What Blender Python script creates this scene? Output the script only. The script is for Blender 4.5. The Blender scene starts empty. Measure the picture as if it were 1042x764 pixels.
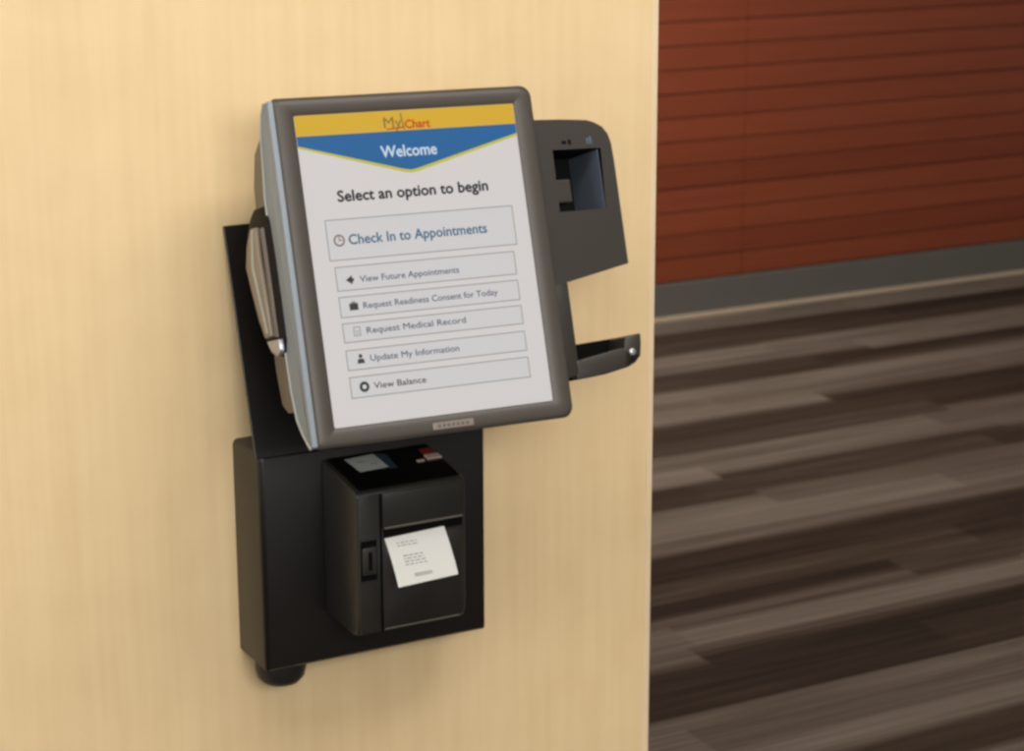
import bpy, bmesh, math, random
from mathutils import Matrix, Vector
random.seed(7)
SC = bpy.context.scene
COL = SC.collection

# ------------------------------------------------------------------ camera
cd = bpy.data.cameras.new('camera'); cam = bpy.data.objects.new('camera', cd); COL.objects.link(cam)
CAMLOC = Vector((-1.04745, -2.3623, 1.62))
cx_ = Vector((0.880813, -0.473454, -0.003037)); cy_ = Vector((-0.124506, -0.225432, -0.966271)); cz_ = Vector((0.4568, 0.851482, -0.257511))
m = Matrix((cx_, -cy_, -cz_)).transposed().to_4x4(); m.translation = CAMLOC
cam.matrix_world = m
cd.sensor_width = 36.0; cd.lens = 36.0 * 2200.0 / 1042.0
cd.clip_start = 0.05
cd.dof.use_dof = True; cd.dof.focus_distance = 2.42; cd.dof.aperture_fstop = 8.0
SC.camera = cam

# ------------------------------------------------------------------ world, lights, exposure
w = bpy.data.worlds.new('world'); SC.world = w; w.use_nodes = True
w.node_tree.nodes['Background'].inputs[0].default_value = (1.0, 0.95, 0.9, 1)
w.node_tree.nodes['Background'].inputs[1].default_value = 0.27
SC.view_settings.view_transform = 'Standard'; SC.view_settings.look = 'None'
SC.view_settings.exposure = 0.05; SC.view_settings.gamma = 1.0
SC.view_settings.use_curve_mapping = False
SC.cycles.filter_width = 2.8

def area(name, loc, target, sx, sy, power, color):
    l = bpy.data.lights.new(name, 'AREA'); l.shape = 'RECTANGLE'; l.size = sx; l.size_y = sy
    l.energy = power; l.color = color
    o = bpy.data.objects.new(name, l); COL.objects.link(o); o.location = loc
    d = Vector(target) - Vector(loc)
    o.rotation_euler = d.to_track_quat('-Z', 'Y').to_euler()
    return o
area('ceiling_lamp_left', (-0.9, -1.35, 2.66), (-0.9, -1.35, 0), 1.2, 0.6, 16, (1.0, 0.96, 0.90))
area('ceiling_lamp_right', (0.7, -1.35, 2.66), (0.7, -1.35, 0), 1.2, 0.6, 24, (1.0, 0.95, 0.88))
area('front_fill', (-0.8, -3.9, 2.6), (0.0, 0.0, 1.15), 2.6, 1.4, 116, (1.0, 0.96, 0.90))  # added fill from behind the camera, evens out the wall
area('window_daylight', (-4.4, -1.5, 1.6), (0.0, -0.2, 1.1), 1.6, 1.8, 32, (0.86, 0.93, 1.0))
area('corridor_lamp', (1.6, 2.75, 2.66), (1.6, 2.75, 0), 0.5, 0.5, 60, (1.0, 0.95, 0.88))

# ------------------------------------------------------------------ materials
def s2l(c):
    return tuple(((v / 255.0) / 12.92 if v / 255.0 <= 0.04045 else ((v / 255.0 + 0.055) / 1.055) ** 2.4) for v in c)
def mat(name, rgb, rough=0.5, metal=0.0, spec=0.5, bump=0.0, bscale=300.0, emit=0.0, coat=0.0, vary=0.0):
    m = bpy.data.materials.new(name); m.use_nodes = True
    nt = m.node_tree; b = nt.nodes['Principled BSDF']
    c = (*s2l(rgb), 1)
    b.inputs['Base Color'].default_value = c
    b.inputs['Roughness'].default_value = rough
    b.inputs['Metallic'].default_value = metal
    b.inputs['Specular IOR Level'].default_value = spec
    b.inputs['Coat Weight'].default_value = coat
    if emit:
        b.inputs['Emission Color'].default_value = c
        b.inputs['Emission Strength'].default_value = emit
    tc = nt.nodes.new('ShaderNodeTexCoord')
    n = nt.nodes.new('ShaderNodeTexNoise'); n.inputs['Scale'].default_value = bscale
    nt.links.new(tc.outputs['Object'], n.inputs['Vector'])
    if bump:
        bp = nt.nodes.new('ShaderNodeBump'); bp.inputs['Strength'].default_value = bump; bp.inputs['Distance'].default_value = 0.001
        nt.links.new(n.outputs['Fac'], bp.inputs['Height']); nt.links.new(bp.outputs['Normal'], b.inputs['Normal'])
    if vary:
        mx = nt.nodes.new('ShaderNodeMix'); mx.data_type = 'RGBA'
        mx.inputs[6].default_value = tuple(v * (1 - vary) for v in c[:3]) + (1,)
        mx.inputs[7].default_value = tuple(min(1, v * (1 + vary)) for v in c[:3]) + (1,)
        nt.links.new(n.outputs['Fac'], mx.inputs[0]); nt.links.new(mx.outputs[2], b.inputs['Base Color'])
    return m

class NT:
    """tiny node helper"""
    def __init__(s, m): s.t = m.node_tree
    def n(s, kind, **kw):
        x = s.t.nodes.new(kind)
        for k, v in kw.items(): setattr(x, k, v)
        return x
    def val(s, sock, v):
        if isinstance(v, bpy.types.NodeSocket): s.t.links.new(v, sock)
        else: sock.default_value = v
    def math(s, op, a, b=0.0, c=None):
        x = s.n('ShaderNodeMath', operation=op); s.val(x.inputs[0], a); s.val(x.inputs[1], b)
        if c is not None: s.val(x.inputs[2], c)
        return x.outputs[0]
    def noise(s, vec, scale, detail=2.0):
        x = s.n('ShaderNodeTexNoise'); s.val(x.inputs['Vector'], vec); x.inputs['Scale'].default_value = scale; x.inputs['Detail'].default_value = detail
        return x.outputs['Fac']
    def mapped(s, vec, scale, loc=(0, 0, 0)):
        x = s.n('ShaderNodeMapping'); s.val(x.inputs['Vector'], vec); x.inputs['Scale'].default_value = scale; x.inputs['Location'].default_value = loc
        return x.outputs[0]
    def ramp(s, fac, stops, interp='LINEAR'):
        x = s.n('ShaderNodeValToRGB'); s.val(x.inputs[0], fac); r = x.color_ramp; r.interpolation = interp
        while len(r.elements) < len(stops): r.elements.new(0.5)
        for e, (p, c) in zip(r.elements, stops): e.position = p; e.color = c if len(c) == 4 else (*c, 1)
        return x.outputs[0]

def new_mat(name, rough, spec=0.5):
    m = bpy.data.materials.new(name); m.use_nodes = True
    b = m.node_tree.nodes['Principled BSDF']; b.inputs['Roughness'].default_value = rough; b.inputs['Specular IOR Level'].default_value = spec
    return m, NT(m), b

def wood_mat(name, dark, light, rough=0.38):
    m, t, b = new_mat(name, rough, 0.4)
    co = t.n('ShaderNodeTexCoord').outputs['Object']
    grain = t.noise(t.mapped(co, (70, 70, 3.2)), 1.0, 5)
    broad = t.noise(t.mapped(co, (9, 9, 0.9)), 1.0, 3)
    mott = t.noise(co, 14.0, 3)
    f = t.math('ADD', t.math('MULTIPLY', grain, 0.42), t.math('MULTIPLY', broad, 0.26))
    f = t.math('ADD', f, t.math('MULTIPLY', mott, 0.32))
    c = t.ramp(f, [(0.36, s2l(dark)), (0.64, s2l(light))])
    t.t.links.new(c, b.inputs['Base Color'])
    return m
M = {}
M['maple'] = wood_mat('maple_veneer', (236, 208, 161), (245, 219, 173))
M['maple_edge'] = wood_mat('maple_edging', (236, 212, 176), (246, 224, 190))

def slat_material():
    m, t, b = new_mat('rust_board', 0.45, 0.35)
    co = t.n('ShaderNodeTexCoord').outputs['Object']
    grain = t.noise(t.mapped(co, (2.0, 2.0, 60)), 1.0, 4)
    sep = t.n('ShaderNodeSeparateXYZ'); t.val(sep.inputs[0], co)
    row = t.math('FLOOR', t.math('DIVIDE', t.math('SUBTRACT', sep.outputs[2], 0.119), 0.0751))
    wn = t.n('ShaderNodeTexWhiteNoise', noise_dimensions='1D'); t.val(wn.inputs['W'], row)
    f = t.math('ADD', t.math('MULTIPLY', grain, 0.6), t.math('MULTIPLY', wn.outputs['Value'], 0.4))
    c = t.ramp(f, [(0.2, s2l((140, 68, 43))), (0.8, s2l((162, 82, 53)))])
    t.t.links.new(c, b.inputs['Base Color'])
    return m
M['slat'] = slat_material()

def carpet_material():
    m, t, b = new_mat('striped_carpet', 0.95, 0.1)
    co = t.n('ShaderNodeTexCoord').outputs['Object']
    sep = t.n('ShaderNodeSeparateXYZ'); t.val(sep.inputs[0], co)
    X, Y = sep.outputs[0], sep.outputs[1]
    PW = 0.11; PL = 0.92
    row = t.math('FLOOR', t.math('DIVIDE', Y, PW))
    wr = t.n('ShaderNodeTexWhiteNoise', noise_dimensions='1D'); t.val(wr.inputs['W'], row)
    colm = t.math('FLOOR', t.math('ADD', t.math('DIVIDE', X, PL), t.math('MULTIPLY', wr.outputs['Value'], 7.3)))
    cv = t.n('ShaderNodeCombineXYZ'); t.val(cv.inputs[0], row); t.val(cv.inputs[1], colm)
    wp = t.n('ShaderNodeTexWhiteNoise', noise_dimensions='2D'); t.val(wp.inputs['Vector'], cv.outputs[0])
    tone = wp.outputs['Value']
    # the pattern of light and dark rows, repeating every 2.29 m
    yy = t.math('ADD', Y, t.math('MULTIPLY', t.math('SUBTRACT', tone, 0.5), 0.07))
    ph = t.math('MODULO', t.math('ADD', t.math('SUBTRACT', yy, 0.70), 22.9), 2.29)
    ph = t.math('DIVIDE', ph, 2.29)
    bounds = [(0.70, 0), (0.91, 1), (1.11, 0), (1.46, 1), (1.74, 0), (1.91, 1), (2.12, 0), (2.36, 1), (2.64, 0), (2.77, 1)]
    stops = []
    for i, (yb, k) in enumerate(bounds):
        p = (yb - 0.70) / 2.29; g = 1.0 if k else 0.0
        pe = ((bounds[i + 1][0] if i + 1 < len(bounds) else 2.99) - 0.70) / 2.29
        e = 0.008
        stops += [(p + e, (g, g, g)), (pe - e, (g, g, g))]
    band = t.ramp(ph, stops)
    bw = t.n('ShaderNodeRGBToBW'); t.val(bw.inputs[0], band)
    fine = t.noise(t.mapped(co, (2.2, 95, 1)), 1.0, 3)
    mid = t.noise(t.mapped(co, (0.9, 17, 1)), 1.0, 2)
    f = t.math('MULTIPLY', bw.outputs[0], 0.50)
    f = t.math('ADD', f, t.math('MULTIPLY', t.math('SUBTRACT', tone, 0.5), 0.30))
    f = t.math('ADD', f, t.math('MULTIPLY', t.math('SUBTRACT', fine, 0.5), 0.75))
    f = t.math('ADD', f, t.math('MULTIPLY', t.math('SUBTRACT', mid, 0.5), 0.5))
    f = t.math('ADD', f, 0.22)
    c = t.ramp(f, [(0.0, s2l((43, 34, 28))), (0.3, s2l((64, 53, 44))), (0.65, s2l((93, 83, 74))), (1.0, s2l((122, 112, 102)))])
    t.t.links.new(c, b.inputs['Base Color'])
    bp = t.n('ShaderNodeBump'); bp.inputs['Strength'].default_value = 0.4; bp.inputs['Distance'].default_value = 0.003
    t.val(bp.inputs['Height'], t.noise(co, 400, 2)); t.t.links.new(bp.outputs[0], b.inputs['Normal'])
    return m
M['carpet'] = carpet_material()
M['groove'] = mat('dark_rust_groove', (84, 40, 26), 0.7)
M['base'] = mat('grey_skirting', (112, 110, 104), 0.5, vary=0.05, bscale=5)
M['trimstrip'] = mat('pale_trim', (214, 194, 168), 0.5)
M['ceiling'] = mat('ceiling_paint', (225, 222, 214), 0.9, bump=0.2, bscale=60)
M['bezel'] = mat('charcoal_bezel', (72, 67, 62), 0.42, spec=0.5, bump=0.05, bscale=900)
M['shell'] = mat('sidelit_shell', (140, 151, 162), 0.55, spec=0.5, bump=0.04, bscale=900)  # paler and bluer than the bezel: side light put into the colour
M['shelledge'] = mat('pale_shell_edge', (168, 170, 164), 0.35)
M['housing'] = mat('sidelit_taupe_plastic', (112, 104, 94), 0.5, bump=0.05, bscale=700)  # side light and the wood's reflection put into the taupe
M['insert'] = mat('taupe_insert', (140, 128, 112), 0.38)
M['darkplastic'] = mat('dark_plastic', (20, 16, 21), 0.55, spec=0.15, bump=0.05, bscale=700)
M['silver'] = mat('brushed_silver', (176, 178, 186), 0.3, metal=0.6)
M['blackmetal'] = mat('black_powder_coat', (19, 17, 16), 0.33, spec=0.5, bump=0.12, bscale=1200)
M['foot'] = mat('black_rubber', (28, 26, 26), 0.5)
M['printer'] = mat('charcoal_printer_shell', (37, 37, 34), 0.40, bump=0.1, bscale=900)
M['printer_door'] = mat('dark_printer_door', (34, 31, 29), 0.45, bump=0.15, bscale=500)
M['gloss'] = mat('glossy_black', (14, 13, 13), 0.12, spec=0.6)
M['gap'] = mat('black_gap', (8, 8, 8), 0.8, spec=0.08)
M['edge_glint'] = mat('edge_highlight_grey', (92, 88, 80), 0.35)  # pale strips painted as highlights along the printer's front edges
M['patchgrey'] = mat('pale_grey_patch', (160, 168, 168), 0.4, vary=0.15, bscale=150)
M['patchblue'] = mat('blue_black_patch', (42, 56, 70), 0.4)
M['blockred'] = mat('dark_red_block', (110, 45, 38), 0.2)
M['blockpale'] = mat('pale_block', (170, 150, 142), 0.3)
M['paper'] = mat('thermal_paper', (252, 252, 250), 0.6)
M['ink'] = mat('thermal_ink', (150, 155, 153), 0.7)
M['inkdark'] = mat('thermal_ink_dark', (120, 122, 122), 0.7)
M['badge'] = mat('badge_plate', (150, 138, 130), 0.35, metal=0.4)
M['badge_text'] = mat('badge_lettering', (96, 88, 84), 0.4)
M['wing'] = mat('charcoal_reader_shell', (48, 43, 39), 0.45, bump=0.08, bscale=800)
M['pocket'] = mat('reader_pocket_black', (12, 12, 13), 0.6, spec=0.15)
M['pocketwall_lit'] = mat('lit_pocket_wall_blue_grey', (98, 108, 122), 0.25, spec=0.6)  # right pocket wall coloured paler, as if lit from the side
M['wingicon'] = mat('reader_icon_dark', (14, 14, 18), 0.7, spec=0.1)
M['wingiconb'] = mat('reader_icon_blue', (84, 108, 124), 0.4)
ES = 0.49
def scr(name, rgb): 
    m = mat(name, rgb, 0.25, spec=0.3, emit=ES)
    b = m.node_tree.nodes['Principled BSDF']; c = b.inputs['Base Color'].default_value
    b.inputs['Base Color'].default_value = (c[0] * 0.25, c[1] * 0.25, c[2] * 0.25, 1)
    return m
M['s_white'] = scr('screen_white', (232, 228, 228))
M['s_yellow'] = scr('screen_yellow', (232, 188, 62))
M['s_lime'] = scr('screen_lime', (214, 208, 70))
M['s_blue'] = scr('screen_blue', (52, 112, 172))
M['s_text'] = scr('screen_dark_text', (56, 54, 60))
M['s_teal'] = scr('screen_blue_text', (70, 116, 146))
M['s_slate'] = scr('screen_slate_text', (78, 96, 122))
M['s_grey'] = scr('screen_grey_line', (140, 142, 148))
M['s_panel'] = scr('screen_button_grey', (226, 225, 227))
M['s_bright'] = scr('screen_bright_text', (214, 234, 250))
M['s_brown'] = scr('screen_brown_mark', (150, 122, 70))
M['s_orange'] = scr('screen_orange_mark', (214, 96, 30))
M['s_icon'] = scr('screen_icon_grey', (72, 74, 80))
M['s_icon_brown'] = scr('screen_icon_brown', (142, 124, 116))

# ------------------------------------------------------------------ mesh helpers
class MB:
    def __init__(s): s.bm = bmesh.new(); s.mats = []
    def mi(s, m):
        m = M[m] if isinstance(m, str) else m
        if m not in s.mats: s.mats.append(m)
        return s.mats.index(m)
    def _take(s, bm2, m, mx=None):
        if mx is not None: bm2.transform(mx)
        i = s.mi(m)
        for f in bm2.faces: f.material_index = i
        me = bpy.data.meshes.new('t'); bm2.to_mesh(me); bm2.free()
        s.bm.from_mesh(me); bpy.data.meshes.remove(me)
    def box(s, lo, hi, m, bev=0.0, seg=2, mx=None):
        b = bmesh.new(); bmesh.ops.create_cube(b, size=1)
        for v in b.verts:
            v.co = Vector([lo[i] + (v.co[i] + 0.5) * (hi[i] - lo[i]) for i in range(3)])
        if bev: bmesh.ops.bevel(b, geom=b.edges[:], offset=bev, segments=seg, profile=0.5, affect='EDGES')
        s._take(b, m, mx); return s
    def prism(s, pts, axis, lo, hi, m, bev=0.0, seg=2, mx=None):
        """closed 2-D outline extruded along axis; pts are the other two coordinates in xyz order"""
        b = bmesh.new(); L = []
        for h in (lo, hi):
            r = []
            for p in pts:
                c = list(p); c.insert(axis, h); r.append(b.verts.new(c))
            L.append(r)
        n = len(pts)
        b.faces.new(L[0]); b.faces.new(list(reversed(L[1])))
        for i in range(n): b.faces.new((L[0][i], L[1][i], L[1][(i + 1) % n], L[0][(i + 1) % n]))
        bmesh.ops.recalc_face_normals(b, faces=b.faces[:])
        if bev:
            bmesh.ops.bevel(b, geom=[e for e in b.edges if len(e.link_faces) == 2 and e.calc_face_angle(0) > 0.5], offset=bev, segments=seg, profile=0.5, affect='EDGES')
        s._take(b, m, mx); return s
    def loops(s, rings, m, cap0=True, cap1=True, mx=None):
        b = bmesh.new(); L = [[b.verts.new(p) for p in r] for r in rings]; n = len(rings[0])
        for a, c in zip(L, L[1:]):
            for i in range(n): b.faces.new((a[i], a[(i + 1) % n], c[(i + 1) % n], c[i]))
        if cap0: b.faces.new(L[0])
        if cap1: b.faces.new(L[-1])
        bmesh.ops.recalc_face_normals(b, faces=b.faces[:])
        s._take(b, m, mx); return s
    def lathe(s, prof, m, n=32, mx=None):
        rings = [[(r * math.cos(2 * math.pi * k / n), r * math.sin(2 * math.pi * k / n), z) for k in range(n)] for r, z in prof]
        return s.loops(rings, m, mx=mx)
    def poly(s, pts, m, w):
        b = bmesh.new(); f = b.faces.new([b.verts.new((p[0], p[1], w)) for p in pts])
        f.normal_update()
        if f.normal.z < 0: f.normal_flip()
        s._take(b, m); return s
    def rect(s, x0, y0, x1, y1, m, w): return s.poly([(x0, y0), (x1, y0), (x1, y1), (x0, y1)], m, w)
    def frame(s, x0, y0, x1, y1, t, m, w):
        s.rect(x0, y0, x1, y0 + t, m, w); s.rect(x0, y1 - t, x1, y1, m, w)
        s.rect(x0, y0 + t, x0 + t, y1 - t, m, w); s.rect(x1 - t, y0 + t, x1, y1 - t, m, w); return s
    def text(s, body, x, y, size, m, w, width=None, bold=0.0, mx=None, shear=0.0):
        cu = bpy.data.curves.new('t', 'FONT'); cu.body = body; cu.size = 1.0; cu.resolution_u = 3; cu.shear = shear
        o = bpy.data.objects.new('t', cu); COL.objects.link(o)
        dg = bpy.context.evaluated_depsgraph_get(); dg.update()
        me = bpy.data.meshes.new_from_object(o.evaluated_get(dg))
        b = bmesh.new(); b.from_mesh(me)
        xs = [v.co.x for v in b.verts]; x0, x1 = min(xs), max(xs)
        k = width / (x1 - x0) if width else size
        for v in b.verts: v.co = Vector(((v.co.x - x0) * k + x, v.co.y * size + y, w))
        bpy.data.meshes.remove(me); bpy.data.objects.remove(o); bpy.data.curves.remove(cu)
        if bold:
            src = b.faces[:]
            for dx, dy in ((bold, 0), (-bold, 0), (0, bold), (0, -bold)):
                g = bmesh.ops.duplicate(b, geom=src)['geom']
                for v in g:
                    if isinstance(v, bmesh.types.BMVert): v.co.x += dx; v.co.y += dy; v.co.z += .00001 * (1 + (dx > 0) + 2 * (dy > 0) + 3 * (dy < 0))
        s._take(b, m, mx); return s
    def build(s, name, parent=None, smooth=None):
        me = bpy.data.meshes.new(name); s.bm.to_mesh(me); s.bm.free()
        for m in s.mats: me.materials.append(m)
        if smooth:
            me.polygons.foreach_set('use_smooth', [True] * len(me.polygons))
            me.set_sharp_from_angle(angle=math.radians(smooth))
        o = bpy.data.objects.new(name, me); COL.objects.link(o)
        if parent: o.parent = parent
        return o
def rrect(x0, y0, x1, y1, r, n=6, rs=None):
    """rounded rectangle outline, corner radii in order BL, BR, TR, TL"""
    rs = rs or (r,) * 4; P = []
    for (cx, cy, a0), q in zip(((x0, y0, 180), (x1, y0, 270), (x1, y1, 0), (x0, y1, 90)), rs):
        sx = 1 if cx == x0 else -1; sy = 1 if cy == y0 else -1
        for k in range(n + 1):
            a = math.radians(a0 + 90 * k / n)
            P.append((cx + sx * q + q * math.cos(a), cy + sy * q + q * math.sin(a)))
    return P
def thing(name, label, cat, loc=(0, 0, 0), mx=None):
    o = bpy.data.objects.new(name, None); COL.objects.link(o); o.empty_display_size = 0.05
    if mx is not None: o.matrix_world = mx
    else: o.location = loc
    o['label'] = label; o['category'] = cat
    return o
def struct(o): o['kind'] = 'structure'; return o

# ------------------------------------------------------------------ the room
struct(MB().box((-5.2, -4.5, -0.1), (6.2, 3.36, 0), 'carpet').build('floor'))
struct(MB().box((-5.2, -4.5, 2.7), (6.2, 3.36, 2.8), 'ceiling').build('ceiling'))
b = MB(); b.box((-5.2, 0.0, 0.0), (0.424, 0.14, 2.7), 'maple'); struct(b.build('wall_front'))
b = MB(); b.box((0.424, -0.0006, 0.0), (0.4335, 0.14, 2.7), 'maple_edge', 0.001); struct(b.build('trim_1'))
b = MB(); b.box((-5.2, 3.3655, 0.0), (6.2, 3.5, 2.8), 'groove')
z = 0.122; k = 0
while z < 2.69:
    g = 0.0072 if k % 4 == 0 else 0.0045
    for xa, xb in ((-1.6, 0.35), (0.353, 1.6), (1.603, 2.872), (2.875, 4.14), (4.143, 6.2)):
        b.box((xa, 3.36, z + g * 0.5), (xb, 3.375, min(z + 0.0751 - 0.0025, 2.7)), 'slat', 0.0012, 1)
    z += 0.0751; k += 1
struct(b.build('wall_back'))
b = MB(); b.box((-5.2, 3.352, 0.0128), (6.2, 3.375, 0.119), 'base', 0.002); struct(b.build('baseboard_back'))
b = MB(); b.box((-5.2, 3.346, 0.0), (6.2, 3.375, 0.0125), 'trimstrip', 0.002); struct(b.build('trim_2'))

# ------------------------------------------------------------------ wall bracket: box, tilted back plate, rubber foot
br = thing('wall_mount_bracket', 'black metal wall box with tilted back plate carrying the terminal and printer', 'bracket', (-0.013, 0, 0.604))
def local(o): return Matrix.Translation(-o.location)
X0, X1, YB, Z0, Z1 = -0.1635, 0.1365, -0.085, 0.604, 0.876
b = MB()
prof = rrect(X0, YB, X1, -0.0005, 0.006, 5, rs=(0.007, 0.007, 0.001, 0.001))
def scaled(p, d): return [(min(max(x, X0 + d), X1 - d), min(max(y, YB + d), -0.0005)) for x, y in p]
b.loops([[(x, y, z) for x, y in pp] for pp, z in ((scaled(prof, .003), Z0), (prof, Z0 + .003), (prof, Z1 - .006), (scaled(prof, .002), Z1 - .002), (scaled(prof, .006), Z1))], 'blackmetal', mx=local(br))
b.build('mounting_box', br, 40)
# plate leaning back from the box front to the wall
t1 = Vector((0, YB + 0.004, 0.872)); t2 = Vector((0, -0.003, 1.137))
dv = (t2 - t1).normalized(); nv = Vector((0, -dv.z, dv.y)) * -1
pts = [(t1.y, t1.z), (t2.y, t2.z), (t2.y + nv.y * 0.004, t2.z + nv.z * 0.004), (t1.y + nv.y * 0.004, t1.z + nv.z * 0.004)]
if nv.y > 0: pts = [(t1.y, t1.z), (t2.y, t2.z), (t2.y - nv.y * 0.004, t2.z - nv.z * 0.004), (t1.y - nv.y * 0.004, t1.z - nv.z * 0.004)]
b = MB(); b.prism(pts, 0, X0 - 0.003, X1, 'blackmetal', 0.0008, 1, mx=local(br)); b.build('back_plate', br)
b = MB()
b.lathe([(0.024, 0.0005), (0.0315, -0.002), (0.0315, -0.014), (0.029, -0.024), (0.023, -0.031), (0.012, -0.0345), (0.002, -0.035)], 'foot', mx=Matrix.Translation((-0.1275, -0.043, Z0)) @ Matrix.Identity(4))
o = b.build('foot_cap', br, 40); o.data.transform(local(br)); o['label'] = 'round black rubber cap'

# ------------------------------------------------------------------ terminal frame (u right, v up, w out of the screen)
U = Vector((0.99983, -0.01052, -0.01494)); N = Vector((0.00541, 0.95147, -0.30769)); V = Vector((0.01745, 0.30756, 0.95137))
MT = Matrix((U, V, -N)).transposed().to_4x4(); MT.translation = Vector((0.0, -0.205, 1.11493))
tm = thing('touchscreen_terminal', 'tilted check-in touchscreen terminal in charcoal frame with side shell toned as side-lit', 'touchscreen', mx=MT)

# front bezel
OL = rrect(-.1605, -.1955, .162, .1945, 0, 8, rs=(.006, .014, .014, .005))
def inset(P, d, cx=.00075, cy=-.0005, hx=.16125, hy=.195):
    return [((x - cx) * (hx - d) / hx + cx, (y - cy) * (hy - d) / hy + cy) for x, y in P]
IN = rrect(-.137, -.174, .137, .174, 0, 8, rs=(.002,) * 4)
b = MB()
ring = lambda P, w_: [(x, y, w_) for x, y in P]
b.loops([ring(IN, -.004), ring(OL, -.004), ring(OL, -.001), ring(inset(OL, .0015), .0015), ring(inset(OL, .005), .003), ring(inset(IN, -.004, 0, 0, .137, .174), .003), ring(IN, .0005), ring(IN, -.004)], 'bezel', cap0=False, cap1=False)
b.build('bezel', tm, 40)
# side shell, thick in the middle and thin towards both ends
prof = [(-.1935, .0000), (-.1935, -.006), (-.178, -.022), (-.160, -.035), (-.128, -.0415), (-.062, -.0445), (.027, -.046), (.093, -.044), (.158, -.032), (.180, -.022), (.1915, -.011), (.1925, .0000)]
prof[0] = (-.1935, -.0035); prof[-1] = (.1925, -.0035)
b = MB(); b.prism(prof, 0, -.1655, .157, 'shell', 0.0025, 3); b.box((-.1655, -.1925, -.010), (-.1585, .1920, .0010), 'shell', .002, 3); b.build('side_shell', tm, 35)
# pale lip that outlines the back of the shell's left side
b = MB()
P = prof[1:-1]; rr = 0.0016; rings = []
for i, (v_, w_) in enumerate(P):
    a = P[max(i - 1, 0)]; c = P[min(i + 1, len(P) - 1)]
    tx, ty = c[0] - a[0], c[1] - a[1]; L = math.hypot(tx, ty); nx, ny = -ty / L, tx / L
    rings.append([(-.1658 + rr * math.cos(q), v_ + nx * rr * math.sin(q), w_ + 0.001 + ny * rr * math.sin(q)) for q in [k * math.pi / 4 for k in range(8)]])
b.loops(rings, 'shelledge'); b.build('shell_lip', tm, 60)
# deep rear housing
prof = [(-.150, -.040), (-.150, -.100), (-.140, -.116), (-.10, -.122), (.06, -.122), (.115, -.116), (.150, -.100), (.166, -.075), (.168, -.036)]
b = MB(); b.prism(prof, 0, -.151, .140, 'housing', 0.004, 2)
for k in range(7):
    v0 = -.10 + k * 0.006
    b.box((-.1514, v0, -.075), (-.1508, v0 + .0022, -.055), 'gap')
b.build('rear_housing', tm, 35)
# arm joining the housing to the back plate
b = MB(); b.box((-.06, -.09, -.186), (.06, .03, -.118), 'blackmetal', .004); b.build('mounting_neck', tm, 35)

# card reader down the left side
cr = MB()
cr.prism([(-.069, -.034), (-.083, -.040), (-.087, -.050), (-.081, -.082), (-.041, -.111), (.004, -.125), (.040, -.121), (.060, -.110), (.076, -.094), (.084, -.078), (.083, -.048), (.064, -.038), (.023, -.035), (-.028, -.034)], 0, -.168, -.150, 'darkplastic', .0025, 2)
cro = cr.build('card_reader', tm, 40); cro['label'] = 'dark side card reader with taupe insert and silver tip'
b = MB(); b.prism([(-.062, -.062), (-.063, -.082), (-.039, -.094), (-.010, -.104), (.022, -.114), (.046, -.102), (.063, -.084), (.062, -.068), (.027, -.070), (-.007, -.066)], 0, -.1735, -.166, 'insert', .002, 2)
b.prism([(-.058, -.068), (-.058, -.072), (.020, -.091), (.060, -.078), (.060, -.074), (.020, -.086)], 0, -.1752, -.173, 'shelledge', .0006, 1)  # pale ridge drawn as the highlight line along the insert
b.prism([(-.064, -.050), (-.064, -.057), (.060, -.060), (.060, -.052)], 0, -.1710, -.166, 'housing', .001)
b.build('reader_insert', cro, 40)
b = MB(); b.prism([(-.067, -.040), (-.081, -.040), (-.086, -.052), (-.079, -.069), (-.066, -.080)], 0, -.1730, -.160, 'silver', .002, 2)
b.build('silver_tip', cro, 40)

# badge under the screen
b = MB(); b.box((-.020, -.1905, .0025), (.031, -.182, .0045), 'badge', .0008, 1)
for k in range(7): b.box((-.014 + k * .0058, -.1878, .0044), (-.0105 + k * .0058, -.1846, .0048), 'badge_text')
b.build('badge', tm)

# screen
def e(k): return 0.0002 + 0.00015 * k
b = MB(); b.box((-.1372, -.1742, -.003), (.1372, .1742, .0), 's_white')
so = b.build('screen', tm); so['label'] = 'lit screen with yellow and blue Welcome header'
b = MB()
b.rect(-.1365, .150, .1365, .1738, 's_yellow', e(0))
b.poly([(-.1365, .1505), (-.1365, .1375), (-.012, .1035), (-.003, .1020), (.006, .1035), (.1365, .1365), (.1365, .1505)], 's_lime', e(0.5))
b.poly([(-.1365, .1505), (-.1365, .1400), (-.012, .1070), (-.003, .1055), (.006, .1070), (.1365, .1395), (.1365, .1505)], 's_blue', e(1))
b.text('Welcome', -.0375, .1215, .0185, 's_bright', e(2), width=.069, bold=.0004)
b.text('My', -.0295, .1545, .0175, 's_brown', e(1), width=.022, bold=.0001)
b.text('Chart', -.0035, .1530, .0135, 's_orange', e(1.2), width=.031, bold=.0005)
b.poly([(-.0085, .1705), (-.0070, .1705), (-.0042, .1515), (-.0058, .1515)], 's_brown', e(1.5))
b.poly([(-.028, .1535), (-.006, .1555), (-.006, .1535), (-.026, .1520)], 's_orange', e(1.3))
b.build('header_banner', so)
b = MB(); b.text('Select an option to begin', -.097, .0755, .0175, 's_text', e(1), width=.187, bold=.00055); b.build('prompt_text', so)
def disc(b, x, y, r, m_, w_, n=20): return b.poly([(x + r * math.cos(2 * math.pi * k / n), y + r * math.sin(2 * math.pi * k / n)) for k in range(n)], m_, w_)
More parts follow.
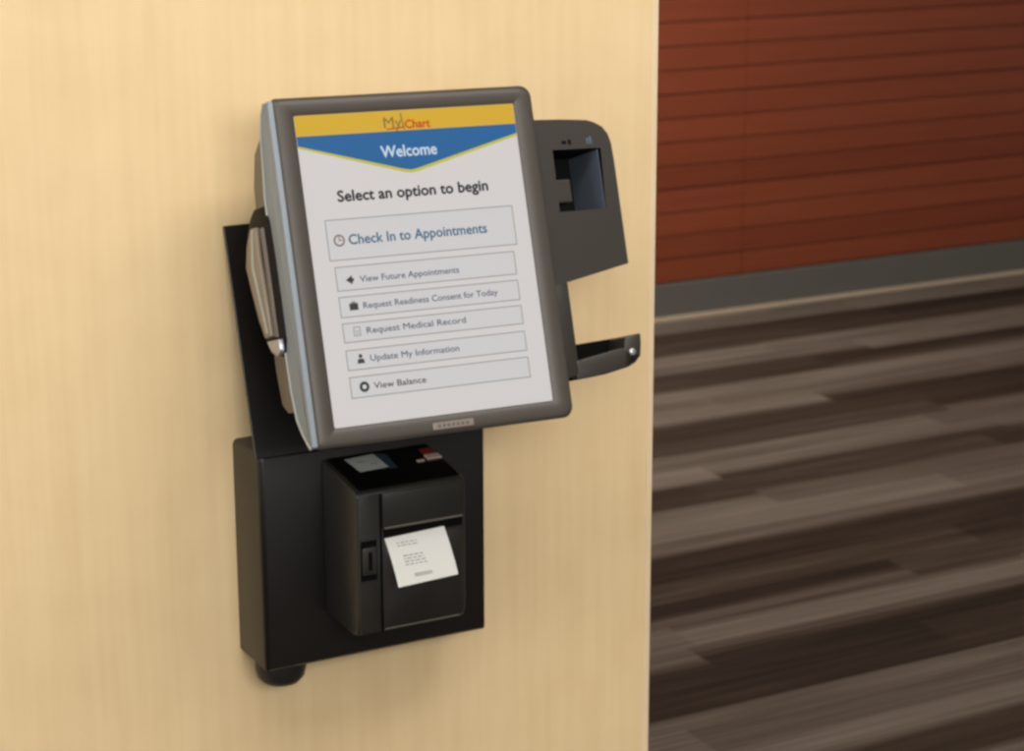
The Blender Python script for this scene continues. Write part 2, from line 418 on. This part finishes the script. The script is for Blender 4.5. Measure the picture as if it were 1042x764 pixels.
def button(x0, y0, x1, y1, text, tx, ty, size, width, tm_, icon, bold):
    b = MB(); b.rect(x0, y0, x1, y1, 's_panel', e(0)); b.frame(x0, y0, x1, y1, .0009, 's_grey', e(1))
    b.text(text, tx, ty, size, tm_, e(1), width=width, bold=bold)
    ix, iy = tx - .0115, ty + size * 0.33
    if icon == 'clock':
        disc(b, ix, iy, .0068, 's_icon_brown', e(1)); disc(b, ix, iy, .0048, 's_panel', e(2))
        b.rect(ix - .0006, iy - .001, ix + .0006, iy + .0045, 's_icon_brown', e(3)); b.rect(ix, iy - .0006, ix + .0034, iy + .0006, 's_icon_brown', e(3))
    elif icon == 'speaker':
        b.poly([(ix - .0055, iy), (ix + .0022, iy + .0052), (ix + .0022, iy - .0052)], 's_icon', e(1)); b.rect(ix + .0022, iy - .002, ix + .0042, iy + .002, 's_icon', e(1))
    elif icon == 'case':
        b.rect(ix - .0052, iy - .0042, ix + .0052, iy + .0036, 's_icon', e(1)); b.frame(ix - .0022, iy + .0030, ix + .0022, iy + .0054, .0009, 's_icon', e(2))
    elif icon == 'page':
        b.frame(ix - .0042, iy - .0052, ix + .0042, iy + .0052, .0009, 's_grey', e(1)); b.rect(ix - .0022, iy, ix + .0022, iy + .0008, 's_grey', e(2)); b.rect(ix - .0022, iy - .0024, ix + .0022, iy - .0016, 's_grey', e(2))
    elif icon == 'person':
        disc(b, ix, iy + .0034, .0023, 's_icon', e(1)); b.poly([(ix - .0046, iy - .0048), (ix + .0046, iy - .0048), (ix + .0034, iy + .0004), (ix - .0034, iy + .0004)], 's_icon', e(1))
    else:
        disc(b, ix, iy, .0060, 's_icon', e(1)); disc(b, ix, iy, .0025, 's_panel', e(2))
    b.build('menu_button', so)
button(-.1165, .0100, .1180, .0560, 'Check In to Appointments', -.0905, .0270, .0160, .172, 's_teal', 'clock', .0003)
rows = [(.0030, -.0243, 'View Future Appointments', .123, 's_slate', 'speaker'), (-.0305, -.0540, 'Request Readiness Consent for Today', .168, 's_slate', 'case'),
        (-.0600, -.0820, 'Request Medical Record', .123, 's_slate', 'page'), (-.0900, -.1130, 'Update My Information', .110, 's_slate', 'person'), (-.1200, -.1440, 'View Balance', .064, 's_text', 'ring')]
for y1, y0, tx, wd, mm, ic in rows:
    button(-.1120, y0, .1125, y1, tx, -.0835, y0 + .0085, .0100, wd, mm, ic, .0001)

# scanner wing on the right: upper block with a pocket
def rect_ring(x0, y0, x1, y1, w_): return [(x0, y0, w_), (x1, y0, w_), (x1, y1, w_), (x0, y1, w_)]
OUT = [(.158, -.0415), (.1770, -.0395), (.2655, -.0235), (.2650, .100), (.2640, .121), (.2610, .133), (.2545, .1415), (.2440, .1475), (.2340, .1505), (.2000, .1530), (.158, .1545)]
# the pocket is open: front face built as a ring between outline and opening
PK = [(.1830, .0440), (.2455, .0440), (.2490, .1165), (.1840, .1175)]
def front_with_hole(OUT, HOLE, w_, back, pocket_back, m_out, m_in):
    b = MB(); bm = bmesh.new()
    o_ = [bm.verts.new((x, y, w_)) for x, y in OUT]; h_ = [bm.verts.new((x, y, w_)) for x, y in HOLE]
    eo = [bm.edges.new((o_[i], o_[(i + 1) % len(o_)])) for i in range(len(o_))]
    eh = [bm.edges.new((h_[i], h_[(i + 1) % len(h_)])) for i in range(len(h_))]
    bmesh.ops.triangle_fill(bm, use_beauty=True, use_dissolve=False, edges=eo + eh)
    bk = [bm.verts.new((x, y, back)) for x, y in OUT]
    n = len(OUT)
    for i in range(n): bm.faces.new((o_[i], o_[(i + 1) % n], bk[(i + 1) % n], bk[i]))
    bm.faces.new(bk)
    bmesh.ops.recalc_face_normals(bm, faces=bm.faces[:])
    b._take(bm, m_out)
    bm = bmesh.new(); a = [bm.verts.new((x, y, w_)) for x, y in HOLE]; c = [bm.verts.new((x, y, pocket_back)) for x, y in HOLE]
    for i in range(4): bm.faces.new((a[i], c[i], c[(i + 1) % 4], a[(i + 1) % 4]))
    bm.faces.new(c)
    b._take(bm, m_in)
    b.box((.2448, .0442, pocket_back), (.2454, .1150, w_ - .0015), 'pocketwall_lit')
    return b
b = front_with_hole(OUT, PK, -.006, -.098, -.080, 'wing', 'pocket')
# raised icons above the pocket
b.box((.1975, .1235, -.0062), (.2035, .1275, -.0056), 'wingicon'); b.box((.2060, .1225, -.0062), (.2100, .1285, -.0056), 'wingicon')
b.box((.2300, .1225, -.0062), (.2390, .1235, -.0056), 'wingiconb'); b.box((.2310, .1245, -.0062), (.2335, .1290, -.0056), 'wingiconb'); b.box((.2350, .1245, -.0062), (.2375, .1305, -.0056), 'wingiconb')
wg = b.build('scanner_housing', tm)
b = MB(); b.box((.1842, .0550, -.079), (.2060, .0830, -.012), 'wing', .002); b.build('scanner_window', wg)
# narrow spine and lower reader arm
b = MB(); b.box((.150, -.150, -.060), (.1815, -.038, -.006), 'wing', .003); b.build('side_spine', tm, 35)
b = MB()
b.prism([(.176, -.1530), (.190, -.1532), (.2165, -.1510), (.2470, -.1460), (.2580, -.1410), (.2655, -.1340), (.2500, -.1265), (.2420, -.1225), (.1830, -.1310), (.176, -.1320)], 2, -.018, -.006, 'wing', .0015, 2)   # front lip
b.prism([(.176, -.1530), (.190, -.1532), (.2165, -.1510), (.2470, -.1460), (.2640, -.1340), (.2680, -.1080), (.176, -.1120)], 2, -.060, -.046, 'gap', .0015, 2)   # back plate, black standing in for the slot's shade
b.prism([(.176, -.1530), (.190, -.1532), (.2165, -.1510), (.2470, -.1460), (.2420, -.1400), (.176, -.1450)], 2, -.060, -.018, 'gap', .001, 1)      # floor of the slot, its shade put into the black
b.prism([(.2400, -.1470), (.2560, -.1425), (.2655, -.1345), (.2685, -.1200), (.2695, -.1075), (.2470, -.1105)], 2, -.060, -.006, 'wing', .002, 2)     # closed end
ra = b.build('card_slot_arm', tm, 35)
b = MB(); b.lathe([(.0042, 0), (.0042, .0015), (.003, .0025), (.0005, .0028)], 'silver', 16, mx=Matrix.Translation((.2545, -.1285, -.0065))); b.build('silver_button', ra, 40)

# ------------------------------------------------------------------ receipt printer
PX0, PX1, PY0, PZ0, PZ1 = -.084, .0575, -.185, .666, .846
pr = thing('receipt_printer', 'black receipt printer sitting against the wall box below the touchscreen', 'printer', (-.013, -.135, PZ0))
lp = local(pr)
b = MB()   # body: side profile extruded across, front edge rounded
prof = [(-.0855, PZ0 + .002), (-.165, PZ0), (-.178, PZ0 + .003), (PY0 + .001, PZ0 + .014), (PY0, PZ0 + .03), (PY0, PZ1 - .004), (PY0 + .003, PZ1), (-.0855, .861)]
b.prism(prof, 0, PX0, PX1, 'printer', .0035, 3, mx=lp)
b.build('printer_body', pr, 35)
b = MB()   # front door below the paper slot, gently bulged
F = PY0 - .0005
rings = []
nx = 10
def bulge(x0, x1, z0, z1, d, m_, nz=8, nx=10, r=.003):
    bm = bmesh.new(); G = []
    for i in range(nx + 1):
        row = []
        for j in range(nz + 1):
            s_, t_ = i / nx, j / nz
            dep = d * (1 - abs(2 * s_ - 1) ** 3) * (1 - abs(2 * t_ - 1) ** 3) + .0015
            if i in (0, nx) or j in (0, nz): dep = 0
            row.append(bm.verts.new((x0 + (x1 - x0) * s_, F - dep, z0 + (z1 - z0) * t_)))
        G.append(row)
    for i in range(nx):
        for j in range(nz): bm.faces.new((G[i][j], G[i + 1][j], G[i + 1][j + 1], G[i][j + 1]))
    bmesh.ops.recalc_face_normals(bm, faces=bm.faces[:])
    if sum(f.normal.y for f in bm.faces) > 0: bmesh.ops.reverse_faces(bm, faces=bm.faces[:])
    b._take(bm, m_, lp)
bulge(-.052, .050, .676, .784, .008, 'printer_door')
b.box((-.050, F - .0012, .6735), (.047, F + .001, .6750), 'edge_glint', mx=lp)
b.build('paper_door', pr, 50)
b = MB()   # upper cover
b.box((-.052, F - .002, .800), (.0535, F + .002, .842), 'printer', .0015, mx=lp)
b.box((-.050, F - .0035, .7985), (.052, F, .8010), 'edge_glint', .0005, 1, mx=lp)
b.box((-.050, F - .0008, .7875), (.052, F + .001, .7975), 'gap', mx=lp)
b.build('front_cover', pr, 35)
b = MB()   # left column and latch
b.box((PX0 + .002, F - .001, .672), (-.0555, F + .002, .842), 'printer', .0012, mx=lp)
b.box((-.0550, F - .0004, .672), (-.0525, F + .001, .842), 'gap', mx=lp)
b.build('side_column', pr, 35)
b = MB(); b.box((-.0805, F - .0016, .7385), (-.060, F + .001, .7875), 'gap', mx=lp); b.box((-.079, F - .005, .746), (-.0615, F, .780), 'printer', .002, mx=lp); b.box((-.0725, F - .0056, .752), (-.0675, F - .004, .775), 'gap', .0006, 1, mx=lp)
b.build('cover_latch', pr, 35)
# glossy top plate, sloping a little to the front
def topz(y): return PZ1 + (y - PY0) * (.861 - PZ1) / (.0995)
ang = math.atan2(.861 - PZ1, .0995)
MP = Matrix.Translation((0, PY0, PZ1)) @ Matrix.Rotation(ang, 4, 'X')
b = MB(); b.box((PX0 + .006, .006, 0), (PX1 - .004, .098, .0012), 'gloss', .0005, 1, mx=lp @ MP)
tp = b.build('top_plate', pr)
b = MB()  # pale grey and blue-black patches on the top plate
b.poly([(-.0600, .088), (-.0200, .092), (-.0180, .052), (-.0560, .050)], 'patchgrey', .0016)
b.poly([(-.0180, .092), (-.0060, .086), (-.0090, .046), (-.0180, .048)], 'patchblue', .0016)
b.rect(-.050, .074, -.038, .076, 'inkdark', .0018); b.rect(-.036, .066, -.026, .068, 'inkdark', .0018)
o = b.build('patch', tp); o.data.transform(lp @ MP); o['label'] = 'pale grey and blue sticker'
b = MB(); b.box((.020, .052, .001), (.030, .057, .0030), 'blockpale', .0008, 1, mx=lp @ MP)  # pale and dark red blocks on the top plate
b.build('small_block', tp)
b = MB(); b.box((.034, .054, .001), (.054, .066, .0035), 'blockpale', .001, 1, mx=lp @ MP); b.box((.036, .068, .001), (.052, .084, .0030), 'blockred', .001, 1, mx=lp @ MP)
o = b.build('red_block', tp); o['label'] = 'pale bar and dark red block'

# ------------------------------------------------------------------ receipt paper hanging out of the slot
rc = MB(); bm = bmesh.new()
A = Vector((-.0500, -.187, .787)); B = Vector((.0275, -.187, .790)); nrow = 10; LNG = .062
rows_ = []
for k in range(nrow + 1):
    t_ = k / nrow
    an = math.radians(-34 - 14 * t_)
    if k == 0: y_, z_ = 0.0, 0.0
    else: y_ += math.cos(an) * -LNG / nrow * 0.80; z_ += math.sin(an) * LNG / nrow * 1.18
    rows_.append((y_, z_))
TH = .00025
L1 = [(bm.verts.new((A.x, A.y + y_, A.z + z_)), bm.verts.new((B.x, B.y + y_, B.z + z_))) for y_, z_ in rows_]
for a, c in zip(L1, L1[1:]): bm.faces.new((a[0], a[1], c[1], c[0]))
r_ = bmesh.ops.solidify(bm, geom=bm.faces[:], thickness=TH)
bmesh.ops.recalc_face_normals(bm, faces=bm.faces[:])
rc._take(bm, 'paper')
def on_paper(s, t):
    """s across 0..1, t down 0..1, raised a hair above the sheet"""
    q = t * nrow; i = min(int(q), nrow - 1); f = q - i
    y_ = rows_[i][0] * (1 - f) + rows_[i + 1][0] * f; z_ = rows_[i][1] * (1 - f) + rows_[i + 1][1] * f
    return Vector((A.x + (B.x - A.x) * s, A.y + y_ - .0007, A.z + z_ + .0007))
def mark(s0, t0, s1, t1, m_):
    bm = bmesh.new(); f = bm.faces.new([bm.verts.new(on_paper(*q)) for q in ((s0, t0), (s0, t1), (s1, t1), (s1, t0))]); rc._take(bm, m_)
random.seed(3)
for t0 in (.14, .20, .42, .48, .54, .60):
    s = .16 if t0 < .3 else .2
    while s < (.78 if t0 < .3 else .84):
        l = random.uniform(.03, .09); mark(s, t0, s + l, t0 + .022, 'ink'); s += l + .018
for t0 in (.80, .835):
    mark(.30, t0, .62, t0 + .018, 'inkdark')
o = rc.build('paper_receipt'); o['label'] = 'white printed receipt hanging from the printer slot'; o['category'] = 'receipt'
